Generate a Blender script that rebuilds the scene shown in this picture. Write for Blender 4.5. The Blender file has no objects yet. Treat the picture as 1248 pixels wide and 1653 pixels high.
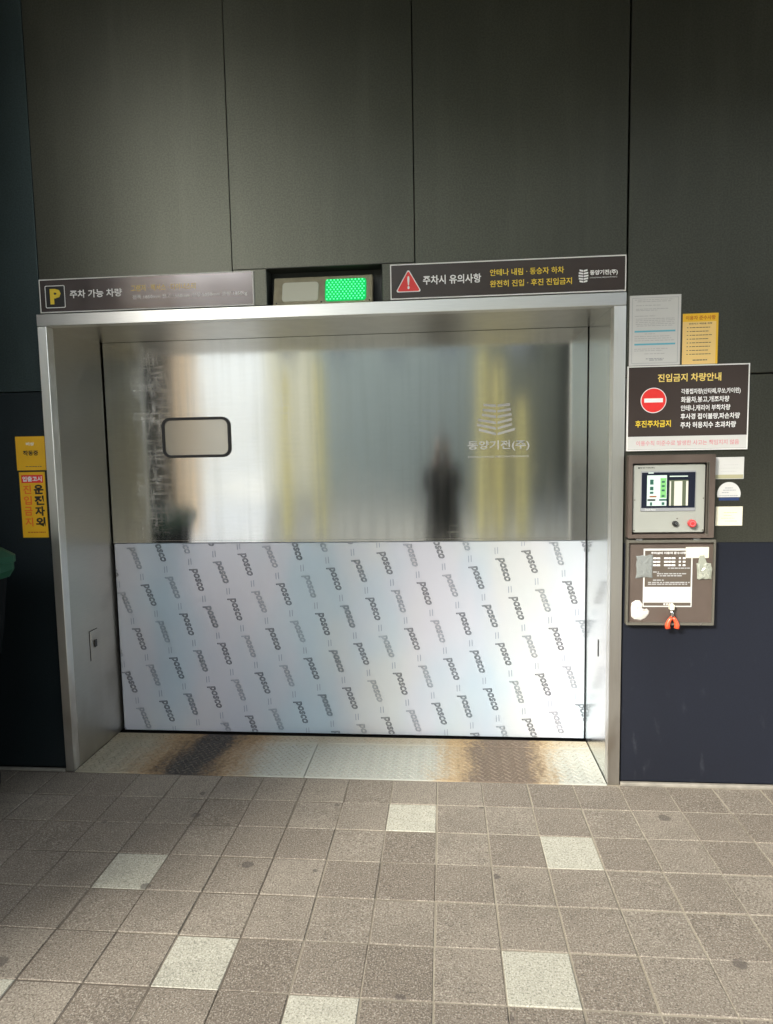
import bpy, bmesh, math, random
from mathutils import Vector, Matrix, Euler
random.seed(7)
S = bpy.context.scene
C = S.collection
R = math.radians

# ------------------------------------------------------------------ camera
CX, CY, CZ = 0.042, -2.882, 1.494
cam_d = bpy.data.cameras.new('camera'); cam = bpy.data.objects.new('camera', cam_d); C.objects.link(cam)
ROT = (Matrix.Rotation(R(4.999), 3, 'Z') @ Matrix.Rotation(R(84.741), 3, 'X') @ Matrix.Rotation(R(-1.046), 3, 'Z'))
cam.matrix_world = Matrix.Translation((CX, CY, CZ)) @ ROT.to_4x4()
cam_d.sensor_fit = 'HORIZONTAL'; cam_d.sensor_width = 36; cam_d.lens = 36 * 1059.2 / 1248
cam_d.clip_start = 0.02; cam_d.clip_end = 600
S.camera = cam

# ------------------------------------------------------------------ daylight
SUN_EL, SUN_AZ = 31, 38          # light comes from the front left, over the forecourt
w = bpy.data.worlds.new('World'); S.world = w; w.use_nodes = True
nt = w.node_tree
sky = nt.nodes.new('ShaderNodeTexSky'); sky.sky_type = 'NISHITA'; sky.sun_disc = False
sky.sun_elevation = R(SUN_EL); sky.air_density = 1.0; sky.dust_density = 1.2; sky.ozone_density = 1.0
sd = Vector((-math.sin(R(SUN_AZ)) * math.cos(R(SUN_EL)), -math.cos(R(SUN_AZ)) * math.cos(R(SUN_EL)), math.sin(R(SUN_EL))))
sky.sun_rotation = math.atan2(sd.x, sd.y)
bg = nt.nodes['Background']; bg.inputs[1].default_value = 0.15
hs = nt.nodes.new('ShaderNodeHueSaturation'); hs.inputs['Saturation'].default_value = .4      # thin white overcast
tn = nt.nodes.new('ShaderNodeMix'); tn.data_type = 'RGBA'; tn.blend_type = 'MULTIPLY'; tn.inputs[0].default_value = 1; tn.inputs[7].default_value = (1.0, 1.0, .975, 1)
nt.links.new(sky.outputs[0], hs.inputs['Color']); nt.links.new(hs.outputs[0], tn.inputs[6]); nt.links.new(tn.outputs[2], bg.inputs[0])
sl = bpy.data.lights.new('sun', 'SUN'); sl.energy = 1.4; sl.angle = R(10); sl.color = (1, .96, .89)
so = bpy.data.objects.new('sun', sl); C.objects.link(so); so.rotation_euler = sd.to_track_quat('Z', 'Y').to_euler()
so.location = (-6, -8, 12)
S.view_settings.view_transform = 'Standard'; S.view_settings.look = 'None'; S.view_settings.gamma = 1
S.view_settings.use_curve_mapping = False
S.view_settings.exposure = 2.3

# ------------------------------------------------------------------ materials
def mat(name, col, rough=.5, metal=0., spec=.5, coat=0., var=0., vscale=6., bump=0., bscale=80., emit=None, estr=0.,
        stretch=(1, 1, 1), rvar=0., rscale=8., aniso=0., tangent=None, alpha=1., trans=0.):
    m = bpy.data.materials.new(name); m.use_nodes = True
    t = m.node_tree; b = t.nodes['Principled BSDF']
    b.inputs['Base Color'].default_value = (*col, 1); b.inputs['Roughness'].default_value = rough
    b.inputs['Metallic'].default_value = metal; b.inputs['Specular IOR Level'].default_value = spec
    b.inputs['Coat Weight'].default_value = coat; b.inputs['Coat Roughness'].default_value = .08
    b.inputs['Alpha'].default_value = alpha; b.inputs['Transmission Weight'].default_value = trans
    if emit: b.inputs['Emission Color'].default_value = (*emit, 1); b.inputs['Emission Strength'].default_value = estr
    g = t.nodes.new('ShaderNodeNewGeometry'); mp = t.nodes.new('ShaderNodeMapping'); mp.inputs['Scale'].default_value = stretch
    t.links.new(g.outputs['Position'], mp.inputs[0])
    def noise(scale, det=4):
        n = t.nodes.new('ShaderNodeTexNoise'); n.inputs['Scale'].default_value = scale; n.inputs['Detail'].default_value = det
        t.links.new(mp.outputs[0], n.inputs['Vector']); return n
    if var:
        n = noise(vscale); mr = t.nodes.new('ShaderNodeMapRange'); mr.inputs[1].default_value = .3; mr.inputs[2].default_value = .7
        mr.inputs[3].default_value = 1 - var; mr.inputs[4].default_value = 1 + var
        t.links.new(n.outputs[0], mr.inputs[0]); vm = t.nodes.new('ShaderNodeVectorMath'); vm.operation = 'SCALE'
        vm.inputs[0].default_value = col; t.links.new(mr.outputs[0], vm.inputs['Scale']); t.links.new(vm.outputs[0], b.inputs['Base Color'])
    if rvar:
        n = noise(rscale, 6); mr = t.nodes.new('ShaderNodeMapRange'); mr.inputs[1].default_value = .3; mr.inputs[2].default_value = .7
        mr.inputs[3].default_value = max(.02, rough - rvar); mr.inputs[4].default_value = rough + rvar
        t.links.new(n.outputs[0], mr.inputs[0]); t.links.new(mr.outputs[0], b.inputs['Roughness'])
    if bump:
        n = noise(bscale, 3); bp = t.nodes.new('ShaderNodeBump'); bp.inputs['Strength'].default_value = bump; bp.inputs['Distance'].default_value = .002
        t.links.new(n.outputs[0], bp.inputs['Height']); t.links.new(bp.outputs[0], b.inputs['Normal'])
    if aniso:
        b.inputs['Anisotropic'].default_value = aniso; cx = t.nodes.new('ShaderNodeCombineXYZ')
        for k in range(3): cx.inputs[k].default_value = tangent[k]
        t.links.new(cx.outputs[0], b.inputs['Tangent'])
    return m
def nd(t, kind, **kw):
    n = t.nodes.new(kind)
    for k, v in kw.items(): setattr(n, k, v)
    return n
def math_n(t, op, a, b=None, clamp=False):
    n = nd(t, 'ShaderNodeMath', operation=op, use_clamp=clamp)
    for i, v in enumerate((a, b)):
        if v is None: continue
        if isinstance(v, (int, float)): n.inputs[i].default_value = v
        else: t.links.new(v, n.inputs[i])
    return n.outputs[0]
def mix_c(t, f, a, b, mode='MIX'):
    n = nd(t, 'ShaderNodeMix', data_type='RGBA', blend_type=mode)
    for s, v in ((0, f), (6, a), (7, b)):
        if isinstance(v, (int, float)): n.inputs[s].default_value = v
        elif isinstance(v, tuple): n.inputs[s].default_value = (*v, 1)
        else: t.links.new(v, n.inputs[s])
    return n.outputs[2]
def ramp(t, f, a, b):
    n = nd(t, 'ShaderNodeMapRange'); n.interpolation_type = 'SMOOTHSTEP'
    n.inputs[1].default_value = a; n.inputs[2].default_value = b
    t.links.new(f, n.inputs[0]); return n.outputs[0]
def pos_noise(t, scale, det=4, stretch=(1, 1, 1), off=(0, 0, 0), rough=.5):
    g = nd(t, 'ShaderNodeNewGeometry'); mp = nd(t, 'ShaderNodeMapping'); mp.inputs['Scale'].default_value = stretch; mp.inputs['Location'].default_value = off
    t.links.new(g.outputs['Position'], mp.inputs[0]); n = nd(t, 'ShaderNodeTexNoise'); n.inputs['Scale'].default_value = scale; n.inputs['Detail'].default_value = det
    n.inputs['Roughness'].default_value = rough
    t.links.new(mp.outputs[0], n.inputs['Vector']); return n.outputs[0]

def steel(name, tint=(.60, .60, .57), rough=.17, aniso=.45, scratch=True, smear=False, tangent=(0, 0, 1), brush=(1, 1, 60), grime=.0):
    m = bpy.data.materials.new(name); m.use_nodes = True; t = m.node_tree; b = t.nodes['Principled BSDF']
    b.inputs['Metallic'].default_value = 1
    fine = pos_noise(t, 14, 5, brush)                       # brushed grain
    big = pos_noise(t, 1.6, 5, (1, 1, 1), (3, 1, 2))
    r = math_n(t, 'ADD', math_n(t, 'MULTIPLY', ramp(t, fine, .3, .7), .02), rough - .02)
    r = math_n(t, 'ADD', r, math_n(t, 'MULTIPLY', ramp(t, big, .45, .7), .035))
    col = mix_c(t, math_n(t, 'MULTIPLY', ramp(t, fine, .35, .65), .25), tint, tuple(c * .8 for c in tint))
    if scratch:                                             # dull rubbed patches and short scuffs
        p = pos_noise(t, 3.2, 8, (1.6, 1, .8), (7, 2, 5), .7); s1 = pos_noise(t, 170, 2, (1, 1, .03), (1, 0, 0)); s2 = pos_noise(t, 170, 2, (.03, 1, 1), (0, 4, 0))
        f = math_n(t, 'MULTIPLY', ramp(t, p, .52, .68), math_n(t, 'MAXIMUM', ramp(t, s1, .56, .7), ramp(t, s2, .56, .7)))
        r = math_n(t, 'ADD', r, math_n(t, 'MULTIPLY', f, .06)); col = mix_c(t, math_n(t, 'MULTIPLY', f, .18), col, (.85, .85, .83))
    if scratch:
        v = pos_noise(t, 26, 4, (1, 1, .04), (8, 0, 2)); col = mix_c(t, math_n(t, 'MULTIPLY', ramp(t, v, .4, .7), .16), col, tuple(c * .6 for c in tint)); r = math_n(t, 'ADD', r, math_n(t, 'MULTIPLY', ramp(t, v, .4, .7), .03))
    if smear:                                               # a column of hand smears down the left of the leaf
        g = nd(t, 'ShaderNodeNewGeometry'); sp = nd(t, 'ShaderNodeSeparateXYZ'); t.links.new(g.outputs['Position'], sp.inputs[0])
        d = math_n(t, 'ABSOLUTE', math_n(t, 'ADD', sp.outputs[0], 1.50)); band = math_n(t, 'SUBTRACT', 1.0, ramp(t, d, .03, .17))
        p = pos_noise(t, 9, 8, (1.5, 1, .8), (7, 2, 5), .75); q = pos_noise(t, 90, 3, (1, 1, .12)); q2 = pos_noise(t, 90, 3, (.12, 1, 1), (5, 5, 5))
        f = math_n(t, 'MULTIPLY', math_n(t, 'MULTIPLY', band, ramp(t, p, .2, .9)), math_n(t, 'ADD', .35, math_n(t, 'MAXIMUM', ramp(t, q, .42, .68), ramp(t, q2, .42, .68))))
        col = mix_c(t, math_n(t, 'MULTIPLY', f, .4), col, (.95, .95, .90)); r = math_n(t, 'ADD', r, math_n(t, 'MULTIPLY', f, .20))
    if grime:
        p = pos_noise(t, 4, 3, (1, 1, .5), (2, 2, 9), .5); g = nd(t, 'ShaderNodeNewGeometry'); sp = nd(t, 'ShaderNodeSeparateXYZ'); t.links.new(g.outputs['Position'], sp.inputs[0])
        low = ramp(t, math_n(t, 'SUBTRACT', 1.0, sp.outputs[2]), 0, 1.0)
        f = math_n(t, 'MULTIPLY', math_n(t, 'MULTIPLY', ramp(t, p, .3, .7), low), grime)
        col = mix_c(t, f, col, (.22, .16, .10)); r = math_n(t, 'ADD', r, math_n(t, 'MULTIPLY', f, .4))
    t.links.new(col, b.inputs['Base Color']); t.links.new(r, b.inputs['Roughness'])
    bp = nd(t, 'ShaderNodeBump'); bp.inputs['Strength'].default_value = .02; bp.inputs['Distance'].default_value = .0005
    t.links.new(fine, bp.inputs['Height']); t.links.new(bp.outputs[0], b.inputs['Normal'])
    b.inputs['Anisotropic'].default_value = aniso; cx = nd(t, 'ShaderNodeCombineXYZ')
    for k in range(3): cx.inputs[k].default_value = tangent[k]
    t.links.new(cx.outputs[0], b.inputs['Tangent'])
    return m

M = {}
M['door_steel'] = steel('door_steel', (.64, .65, .64), .105, .65, smear=True)
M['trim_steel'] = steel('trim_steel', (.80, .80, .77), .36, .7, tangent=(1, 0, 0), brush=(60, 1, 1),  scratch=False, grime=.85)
M['head_steel'] = steel('head_steel', (.84, .84, .80), .36, .6, scratch=False)
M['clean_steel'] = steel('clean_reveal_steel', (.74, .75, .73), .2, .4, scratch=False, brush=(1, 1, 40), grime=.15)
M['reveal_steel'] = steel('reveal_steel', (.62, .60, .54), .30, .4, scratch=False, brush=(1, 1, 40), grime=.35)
M['gap'] = mat('gap', (.008, .008, .008), .9)
M['backing'] = mat('backing', (.02, .02, .02), .9)
def wall_panel_mat(name, col, metal, rough, scuff=0.):
    m = bpy.data.materials.new(name); m.use_nodes = True; t = m.node_tree; b = t.nodes['Principled BSDF']
    n1 = pos_noise(t, 1.3, 6, (1, 1, .7), (5, 0, 1)); n2 = pos_noise(t, 150, 3)
    c = mix_c(t, ramp(t, n1, .3, .7), tuple(x * .86 for x in col), tuple(x * 1.14 for x in col))
    c = mix_c(t, math_n(t, 'MULTIPLY', ramp(t, n2, .35, .65), .5), c, tuple(x * .6 for x in col))
    n3 = pos_noise(t, 9, 5, (1, 1, .12), (2, 6, 4), .6); c = mix_c(t, math_n(t, 'MULTIPLY', ramp(t, n3, .45, .75), .18), c, tuple(x * 1.5 for x in col))
    if scuff:
        p = pos_noise(t, 2.5, 7, (1, 1, 1), (9, 3, 0), .7); s = pos_noise(t, 22, 3, (1, 1, .35), (3, 3, 3)); g = nd(t, 'ShaderNodeNewGeometry'); sp = nd(t, 'ShaderNodeSeparateXYZ'); t.links.new(g.outputs['Position'], sp.inputs[0])
        low = ramp(t, math_n(t, 'SUBTRACT', .75, sp.outputs[2]), 0, .5)
        f = math_n(t, 'MULTIPLY', math_n(t, 'MULTIPLY', ramp(t, p, .48, .66), ramp(t, s, .58, .72)), math_n(t, 'MULTIPLY', low, scuff))
        c = mix_c(t, f, c, (.16, .17, .19))
    t.links.new(c, b.inputs['Base Color']); b.inputs['Metallic'].default_value = metal
    r = math_n(t, 'ADD', math_n(t, 'MULTIPLY', ramp(t, n1, .3, .7), .06), rough); t.links.new(r, b.inputs['Roughness'])
    bp = nd(t, 'ShaderNodeBump'); bp.inputs['Strength'].default_value = .12; bp.inputs['Distance'].default_value = .001
    t.links.new(n2, bp.inputs['Height']); t.links.new(bp.outputs[0], b.inputs['Normal'])
    b.inputs['Anisotropic'].default_value = .5; cx = nd(t, 'ShaderNodeCombineXYZ'); cx.inputs[2].default_value = 1; t.links.new(cx.outputs[0], b.inputs['Tangent'])
    return m
M['panel'] = wall_panel_mat('dark_panel', (.112, .114, .090), .8, .33)
M['panel_left'] = wall_panel_mat('panel_teal_reflection', (.07, .098, .10), .75, .38)  # teal reflection on the upper left put into the panel colour
M['panel_side'] = wall_panel_mat('panel_left_shade', (.022, .031, .035), .5, .42)  # lower left panel: shade of that corner put into its colour
M['navy'] = wall_panel_mat('navy_paint', (.007, .009, .0165), .1, .5, .22)

def film_mat():
    m = bpy.data.materials.new('protective_film'); m.use_nodes = True; t = m.node_tree; b = t.nodes['Principled BSDF']
    n = pos_noise(t, 1.4, 3, (1.4, 1, .5), (4, 1, 1)); n2 = pos_noise(t, 1.8, 3, (1.2, 1, .6), (0, 7, 3))
    c = mix_c(t, ramp(t, n, .35, .62), (.50, .62, .71), (.63, .64, .71)); c = mix_c(t, math_n(t, 'MULTIPLY', ramp(t, n2, .45, .7), .7), c, (.66, .68, .66))
    t.links.new(c, b.inputs['Base Color']); b.inputs['Metallic'].default_value = .28; b.inputs['Roughness'].default_value = .26
    b.inputs['Coat Weight'].default_value = .25; b.inputs['Coat Roughness'].default_value = .12
    w_ = math_n(t, 'ADD', pos_noise(t, 9, 4, (1, 1, .4)), math_n(t, 'MULTIPLY', pos_noise(t, 60, 3, (1, 1, .7), (3, 3, 3)), .12)); bp = nd(t, 'ShaderNodeBump'); bp.inputs['Strength'].default_value = .25; bp.inputs['Distance'].default_value = .002
    t.links.new(w_, bp.inputs['Height']); t.links.new(bp.outputs[0], b.inputs['Normal'])
    return m
M['film'] = film_mat()

def tile_mat(name, a, b_, speck, spk=.5):
    m = bpy.data.materials.new(name); m.use_nodes = True; t = m.node_tree; b = t.nodes['Principled BSDF']
    oi = nd(t, 'ShaderNodeObjectInfo')
    c = mix_c(t, oi.outputs['Random'], a, b_)
    n = pos_noise(t, 2.2, 6, (1, 1, 1), (1, 5, 0), .65); c = mix_c(t, math_n(t, 'MULTIPLY', ramp(t, n, .42, .72), .5), c, tuple(x * .62 for x in a))
    wn = pos_noise(t, 210, 3); c = mix_c(t, math_n(t, 'MULTIPLY', ramp(t, wn, .48, .66), spk), c, speck)
    m2 = pos_noise(t, 28, 6, (1, 1, 1), (3, 0, 8), .7); c = mix_c(t, math_n(t, 'MULTIPLY', ramp(t, m2, .4, .7), .28), c, tuple(x * .5 for x in b_))
    wd = pos_noise(t, 160, 3, (1, 1, 1), (9, 9, 9)); c = mix_c(t, math_n(t, 'MULTIPLY', ramp(t, wd, .5, .66), spk * 1.1), c, tuple(x * .35 for x in a))
    # gum and oil spots
    g = nd(t, 'ShaderNodeNewGeometry'); v = nd(t, 'ShaderNodeTexVoronoi'); v.voronoi_dimensions = '2D'; v.inputs['Scale'].default_value = 3.2; v.inputs['Randomness'].default_value = 1
    t.links.new(g.outputs['Position'], v.inputs['Vector']); sz = nd(t, 'ShaderNodeSeparateColor'); t.links.new(v.outputs['Color'], sz.inputs[0])
    rad = math_n(t, 'MULTIPLY', ramp(t, sz.outputs[0], .3, 1.0), .09)
    dd = math_n(t, 'ADD', v.outputs['Distance'], math_n(t, 'MULTIPLY', pos_noise(t, 40, 3), .06))
    f = math_n(t, 'SUBTRACT', rad, math_n(t, 'SUBTRACT', dd, .03)); f = ramp(t, f, 0, .02)
    c = mix_c(t, math_n(t, 'MULTIPLY', f, .6), c, (.06, .05, .045))
    p = pos_noise(t, 7, 8, (1, 1, 1), (2, 8, 1), .75); s = pos_noise(t, 45, 4, (1, .5, 1), (4, 4, 4)); f = math_n(t, 'MULTIPLY', ramp(t, p, .6, .72), ramp(t, s, .55, .66))
    c = mix_c(t, math_n(t, 'MULTIPLY', f, .4), c, (.5, .48, .44))
    t.links.new(c, b.inputs['Base Color']); b.inputs['Roughness'].default_value = .78; b.inputs['Specular IOR Level'].default_value = .35
    bp = nd(t, 'ShaderNodeBump'); bp.inputs['Strength'].default_value = .5; bp.inputs['Distance'].default_value = .002
    t.links.new(wn, bp.inputs['Height']); t.links.new(bp.outputs[0], b.inputs['Normal'])
    return m
M['tile'] = tile_mat('pavement_tile', (.165, .136, .106), (.250, .215, .170), (.50, .46, .38), .55)
M['tile_pale'] = tile_mat('pale_granite_tile', (.40, .385, .31), (.48, .46, .37), (.66, .64, .54), .55)
def grout_mat():
    m = bpy.data.materials.new('grout'); m.use_nodes = True; t = m.node_tree; b = t.nodes['Principled BSDF']
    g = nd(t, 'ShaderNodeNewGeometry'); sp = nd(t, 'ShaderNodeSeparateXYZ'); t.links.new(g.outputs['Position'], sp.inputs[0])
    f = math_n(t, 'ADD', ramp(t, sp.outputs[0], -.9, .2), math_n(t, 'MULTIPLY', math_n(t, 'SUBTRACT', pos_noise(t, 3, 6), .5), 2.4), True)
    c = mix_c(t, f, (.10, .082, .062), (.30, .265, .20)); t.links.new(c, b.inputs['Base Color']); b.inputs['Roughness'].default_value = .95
    return m
M['grout'] = grout_mat()

def plate_mat():
    m = bpy.data.materials.new('tread_plate'); m.use_nodes = True; t = m.node_tree; b = t.nodes['Principled BSDF']
    g = nd(t, 'ShaderNodeNewGeometry'); sp = nd(t, 'ShaderNodeSeparateXYZ'); t.links.new(g.outputs['Position'], sp.inputs[0])
    nz = math_n(t, 'MULTIPLY', math_n(t, 'SUBTRACT', pos_noise(t, 6, 7, (1, .45, 1), (0, 0, 0), .7), .5), .32)
    fz = math_n(t, 'MULTIPLY', math_n(t, 'SUBTRACT', pos_noise(t, 55, 4), .5), .18)
    x = math_n(t, 'ADD', math_n(t, 'ADD', sp.outputs[0], nz), fz)
    x = math_n(t, 'SUBTRACT', x, math_n(t, 'MULTIPLY', sp.outputs[1], .12))
    def band(c0, r0, r1): d = math_n(t, 'ABSOLUTE', math_n(t, 'SUBTRACT', x, c0)); return math_n(t, 'SUBTRACT', 1.0, ramp(t, d, r0, r1))
    base = (.43, .44, .39); b.inputs['Specular IOR Level'].default_value = .1
    back = ramp(t, math_n(t, 'ADD', sp.outputs[1], math_n(t, 'MULTIPLY', nz, .5)), .26, .42)
    c = mix_c(t, math_n(t, 'MULTIPLY', back, .6), base, (.36, .27, .15))
    left = math_n(t, 'SUBTRACT', 1.0, ramp(t, x, -1.75, -.75)); c = mix_c(t, math_n(t, 'MULTIPLY', left, .7), c, (.27, .225, .14))
    c = mix_c(t, math_n(t, 'MULTIPLY', band(-1.19, .12, .42), .85), c, (.27, .155, .06))
    c = mix_c(t, math_n(t, 'MULTIPLY', band(-1.2, .04, .22), .96), c, (.035, .035, .038))
    c = mix_c(t, math_n(t, 'MULTIPLY', band(.26, .18, .36), .8), c, (.36, .235, .10))
    c = mix_c(t, math_n(t, 'MULTIPLY', band(.29, .10, .24), .92), c, (.12, .092, .075))
    hi = ramp(t, sp.outputs[2], .0022, .0042); c = mix_c(t, math_n(t, 'MULTIPLY', hi, .20), c, (.60, .52, .38))
    c = mix_c(t, math_n(t, 'SUBTRACT', 1.0, hi), mix_c(t, .38, c, (.03, .025, .02)), c)
    c = mix_c(t, .06, c, mix_c(t, ramp(t, pos_noise(t, 120, 3), .4, .6), (.1, .08, .06), (.5, .48, .4)))
    t.links.new(c, b.inputs['Base Color'])
    rust = math_n(t, 'MAXIMUM', band(-1.2, .2, .5), band(.24, .16, .36))
    met = math_n(t, 'MULTIPLY', math_n(t, 'SUBTRACT', 1.0, math_n(t, 'MAXIMUM', rust, math_n(t, 'MULTIPLY', back, .6))), .35)
    t.links.new(math_n(t, 'MULTIPLY', met, .25), b.inputs['Metallic']); b.inputs['Roughness'].default_value = .7
    return m
M['plate'] = plate_mat()

M['sign_brown'] = mat('sign_brown', (.055, .043, .038), .2, spec=.6, var=.06, vscale=5, rvar=.05)
M['sign_brown_sheen'] = mat('sign_brown_sheen', (.11, .09, .085), .2, metal=.5, spec=.9, coat=.6, var=.05, rvar=.06)
M['sign_white'] = mat('sign_white', (.78, .77, .73), .45)
M['print_white'] = mat('print_white', (.82, .82, .8), .5)
M['print_yellow'] = mat('print_yellow', (.85, .62, .04), .5)
M['print_gold'] = mat('print_gold', (.82, .62, .16), .5)
M['print_black'] = mat('print_black', (.012, .012, .012), .5)
M['print_red'] = mat('print_red', (.75, .035, .03), .4)
M['print_pink'] = mat('print_pink', (.62, .22, .24), .5)
M['print_orange'] = mat('print_orange', (.80, .16, .02), .5)
M['print_grey'] = mat('print_grey', (.28, .29, .30), .6)
M['print_pale_grey'] = mat('print_pale_grey', (.38, .38, .37), .6)
M['print_cyan'] = mat('print_cyan', (.12, .42, .52), .5)
M['print_brown'] = mat('print_brown', (.10, .08, .06), .5)
M['print_dark_orange'] = mat('print_dark_orange', (.5, .15, .01), .5)
M['yellow_sign'] = mat('yellow_sign', (.78, .43, .015), .4, var=.05, vscale=9)
M['yellow_notice'] = mat('yellow_notice', (.80, .56, .20), .5, var=.04)
M['yellow_strip'] = mat('yellow_strip', (.80, .48, .02), .5)
M['paper'] = mat('paper', (.56, .56, .53), .6, var=.03, vscale=10)
M['cream_paper'] = mat('cream_paper', (.72, .68, .52), .6, var=.05, vscale=20)
M['film_dark'] = mat('film_ink_dark', (.03, .035, .06), .5)
M['film_light'] = mat('film_ink_light', (.13, .18, .22), .5)
M['film_mark'] = mat('film_ink_mark', (.22, .25, .30), .5)
M['etched'] = mat('etched_print', (.5, .5, .47), .6)
M['rubber'] = mat('black_rubber', (.012, .012, .012), .45)
M['pane'] = mat('window_pane', (.50, .47, .40), .14, metal=.4, spec=.8, coat=.5)
M['box_brown'] = mat('box_brown', (.13, .10, .082), .38, metal=.3, spec=.6, var=.1, vscale=8, rvar=.06)
M['box_edge'] = mat('box_edge', (.17, .16, .13), .4, metal=.4)
M['cavity'] = mat('cavity', (.03, .025, .022), .7)
M['bezel_grey'] = mat('bezel_grey', (.34, .35, .31), .4, var=.04, bump=.05)
M['screen_dark'] = mat('screen_dark', (.015, .018, .03), .12, spec=.7)
def lit(n, c, s=.5): M[n] = mat(n, tuple(x * .25 for x in c), .3, emit=c, estr=s * .5)
lit('lcd_white', (.8, .95, .85), .33); lit('lcd_green', (.30, .75, .25), .3); lit('lcd_cream', (.95, .92, .78), .3); lit('lcd_olive', (.22, .26, .16), .15)
lit('lcd_teal', (.06, .22, .16), .15); lit('lcd_red', (.55, .16, .05), .2)
M['stop_red'] = mat('stop_red', (.62, .04, .04), .35, coat=.3)
M['black_plastic'] = mat('black_plastic', (.015, .015, .015), .35)
M['chrome'] = mat('chrome', (.7, .7, .7), .15, metal=1)
M['lamp_box'] = mat('lamp_housing', (.33, .30, .20), .45, metal=.4, var=.12, vscale=30)
M['lens_off'] = mat('unlit_lens', (.62, .62, .5), .35, coat=.3)
M['lens_green'] = mat('lit_green_lens', (.0, .25, .06), .3, emit=(.0, .62, .13), estr=.17)
M['led'] = mat('green_led', (.2, .8, .4), .3, emit=(.12, 1.0, .3), estr=.36)
M['recess_dark'] = mat('recess_paint', (.03, .036, .03), .5)
M['foam'] = mat('white_foam', (.55, .52, .47), .9, bump=.3, bscale=150)
M['bag'] = mat('clear_bag', (.42, .44, .36), .3, coat=.3, alpha=.65, bump=.6, bscale=60)
M['bag_grey'] = mat('hazy_bag', (.32, .34, .32), .3, coat=.3, alpha=.6, bump=.6, bscale=60)
M['orange_grip'] = mat('orange_grip', (.75, .09, .03), .35, coat=.3)
M['kerb'] = mat('skirting_concrete', (.24, .22, .18), .85, var=.2, vscale=20, bump=.3)
M['bin_body'] = mat('bin_body', (.003, .004, .005), .85, spec=.1, var=.1)
M['bin_green'] = mat('bin_green', (.003, .05, .024), .55, spec=.25)
M['soffit'] = mat('soffit_panel', (.10, .10, .095), .6, var=.08)
M['dark_clad'] = mat('dark_cladding', (.022, .021, .017), .5, var=.1)
M['concrete_pale'] = mat('pale_concrete', (.22, .215, .18), .85, var=.08, vscale=1.2, bump=.2)
M['orange_tile'] = mat('orange_tile', (1.0, .72, .46), .5, var=.08)
M['wall_cream'] = mat('cream_render', (.78, .70, .50), .8, var=.06)
M['wall_white'] = mat('white_render', (.80, .80, .80), .8)
M['wall_teal'] = mat('teal_grey_panel', (.32, .35, .31), .6, var=.06)
M['wall_olive'] = mat('olive_stone', (.24, .24, .18), .7, var=.08)
M['wall_grey'] = mat('grey_render', (.62, .60, .56), .8, var=.06)
M['glass_dark'] = mat('window_glass', (.06, .07, .08), .08, spec=.8)
M['yellow_post'] = mat('yellow_paint', (.95, .82, .33), .4, var=.04)
M['skin'] = mat('skin', (.50, .32, .22), .55)
M['hair'] = mat('hair', (.012, .010, .009), .6)
M['jacket'] = mat('black_jacket', (.016, .016, .019), .8)
M['trousers'] = mat('dark_trousers', (.03, .032, .04), .85)
M['shoe'] = mat('shoe_leather', (.02, .018, .016), .4)
M['phone'] = mat('phone_shell', (.02, .02, .022), .25)

# ------------------------------------------------------------------ helpers
def place(name, bm_or_me, m, parent=None, keep=None, smooth=False):
    """Link one mesh object; its origin goes to its own centre."""
    if isinstance(bm_or_me, bmesh.types.BMesh):
        me = bpy.data.meshes.new(name); bm_or_me.to_mesh(me); bm_or_me.free()
    else: me = bm_or_me
    xs = [v.co for v in me.vertices]
    lo = Vector([min(c[i] for c in xs) for i in range(3)]); hi = Vector([max(c[i] for c in xs) for i in range(3)])
    ce = Vector(((lo.x + hi.x) / 2, (lo.y + hi.y) / 2, lo.z))
    me.transform(Matrix.Translation(-ce))
    if m is not None:
        me.materials.clear(); me.materials.append(m)
    if smooth:
        for p in me.polygons: p.use_smooth = True
    o = bpy.data.objects.new(name, me); C.objects.link(o)
    o.location = ce
    if parent: o.parent = parent; o.location = ce - wloc(parent)
    return o
def wloc(o):
    v = Vector(o.location)
    while o.parent: o = o.parent; v += Vector(o.location)
    return v
def tag(o, label=None, cat=None, group=None, kind=None):
    if label: o['label'] = label
    if cat: o['category'] = cat
    if group: o['group'] = group
    if kind: o['kind'] = kind
    return o
def thing(name, label, cat, loc=(0, 0, 0), group=None):
    o = bpy.data.objects.new(name, None); C.objects.link(o); o.location = loc; o.empty_display_size = .1
    return tag(o, label, cat, group)
def add_box(bm, x0, x1, y0, y1, z0, z1, bev=0., seg=1):
    r = bmesh.ops.create_cube(bm, size=1, matrix=Matrix.Translation(((x0 + x1) / 2, (y0 + y1) / 2, (z0 + z1) / 2)) @ Matrix.Diagonal((abs(x1 - x0), abs(y1 - y0), abs(z1 - z0), 1)))
    if bev:
        es = {e for v in r['verts'] for e in v.link_edges}
        bmesh.ops.bevel(bm, geom=list(es), offset=bev, segments=seg, affect='EDGES', profile=.5)
def box(x0, x1, y0, y1, z0, z1, bev=0., seg=1):
    bm = bmesh.new(); add_box(bm, x0, x1, y0, y1, z0, z1, bev, seg); return bm
def rr_pts(x0, x1, z0, z1, r, n=6):
    pts = []
    for cx, cz, a0 in ((x1 - r, z1 - r, 0), (x0 + r, z1 - r, 90), (x0 + r, z0 + r, 180), (x1 - r, z0 + r, 270)):
        for k in range(n + 1): a = R(a0 + 90 * k / n); pts.append((cx + r * math.cos(a), cz + r * math.sin(a)))
    return pts
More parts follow.
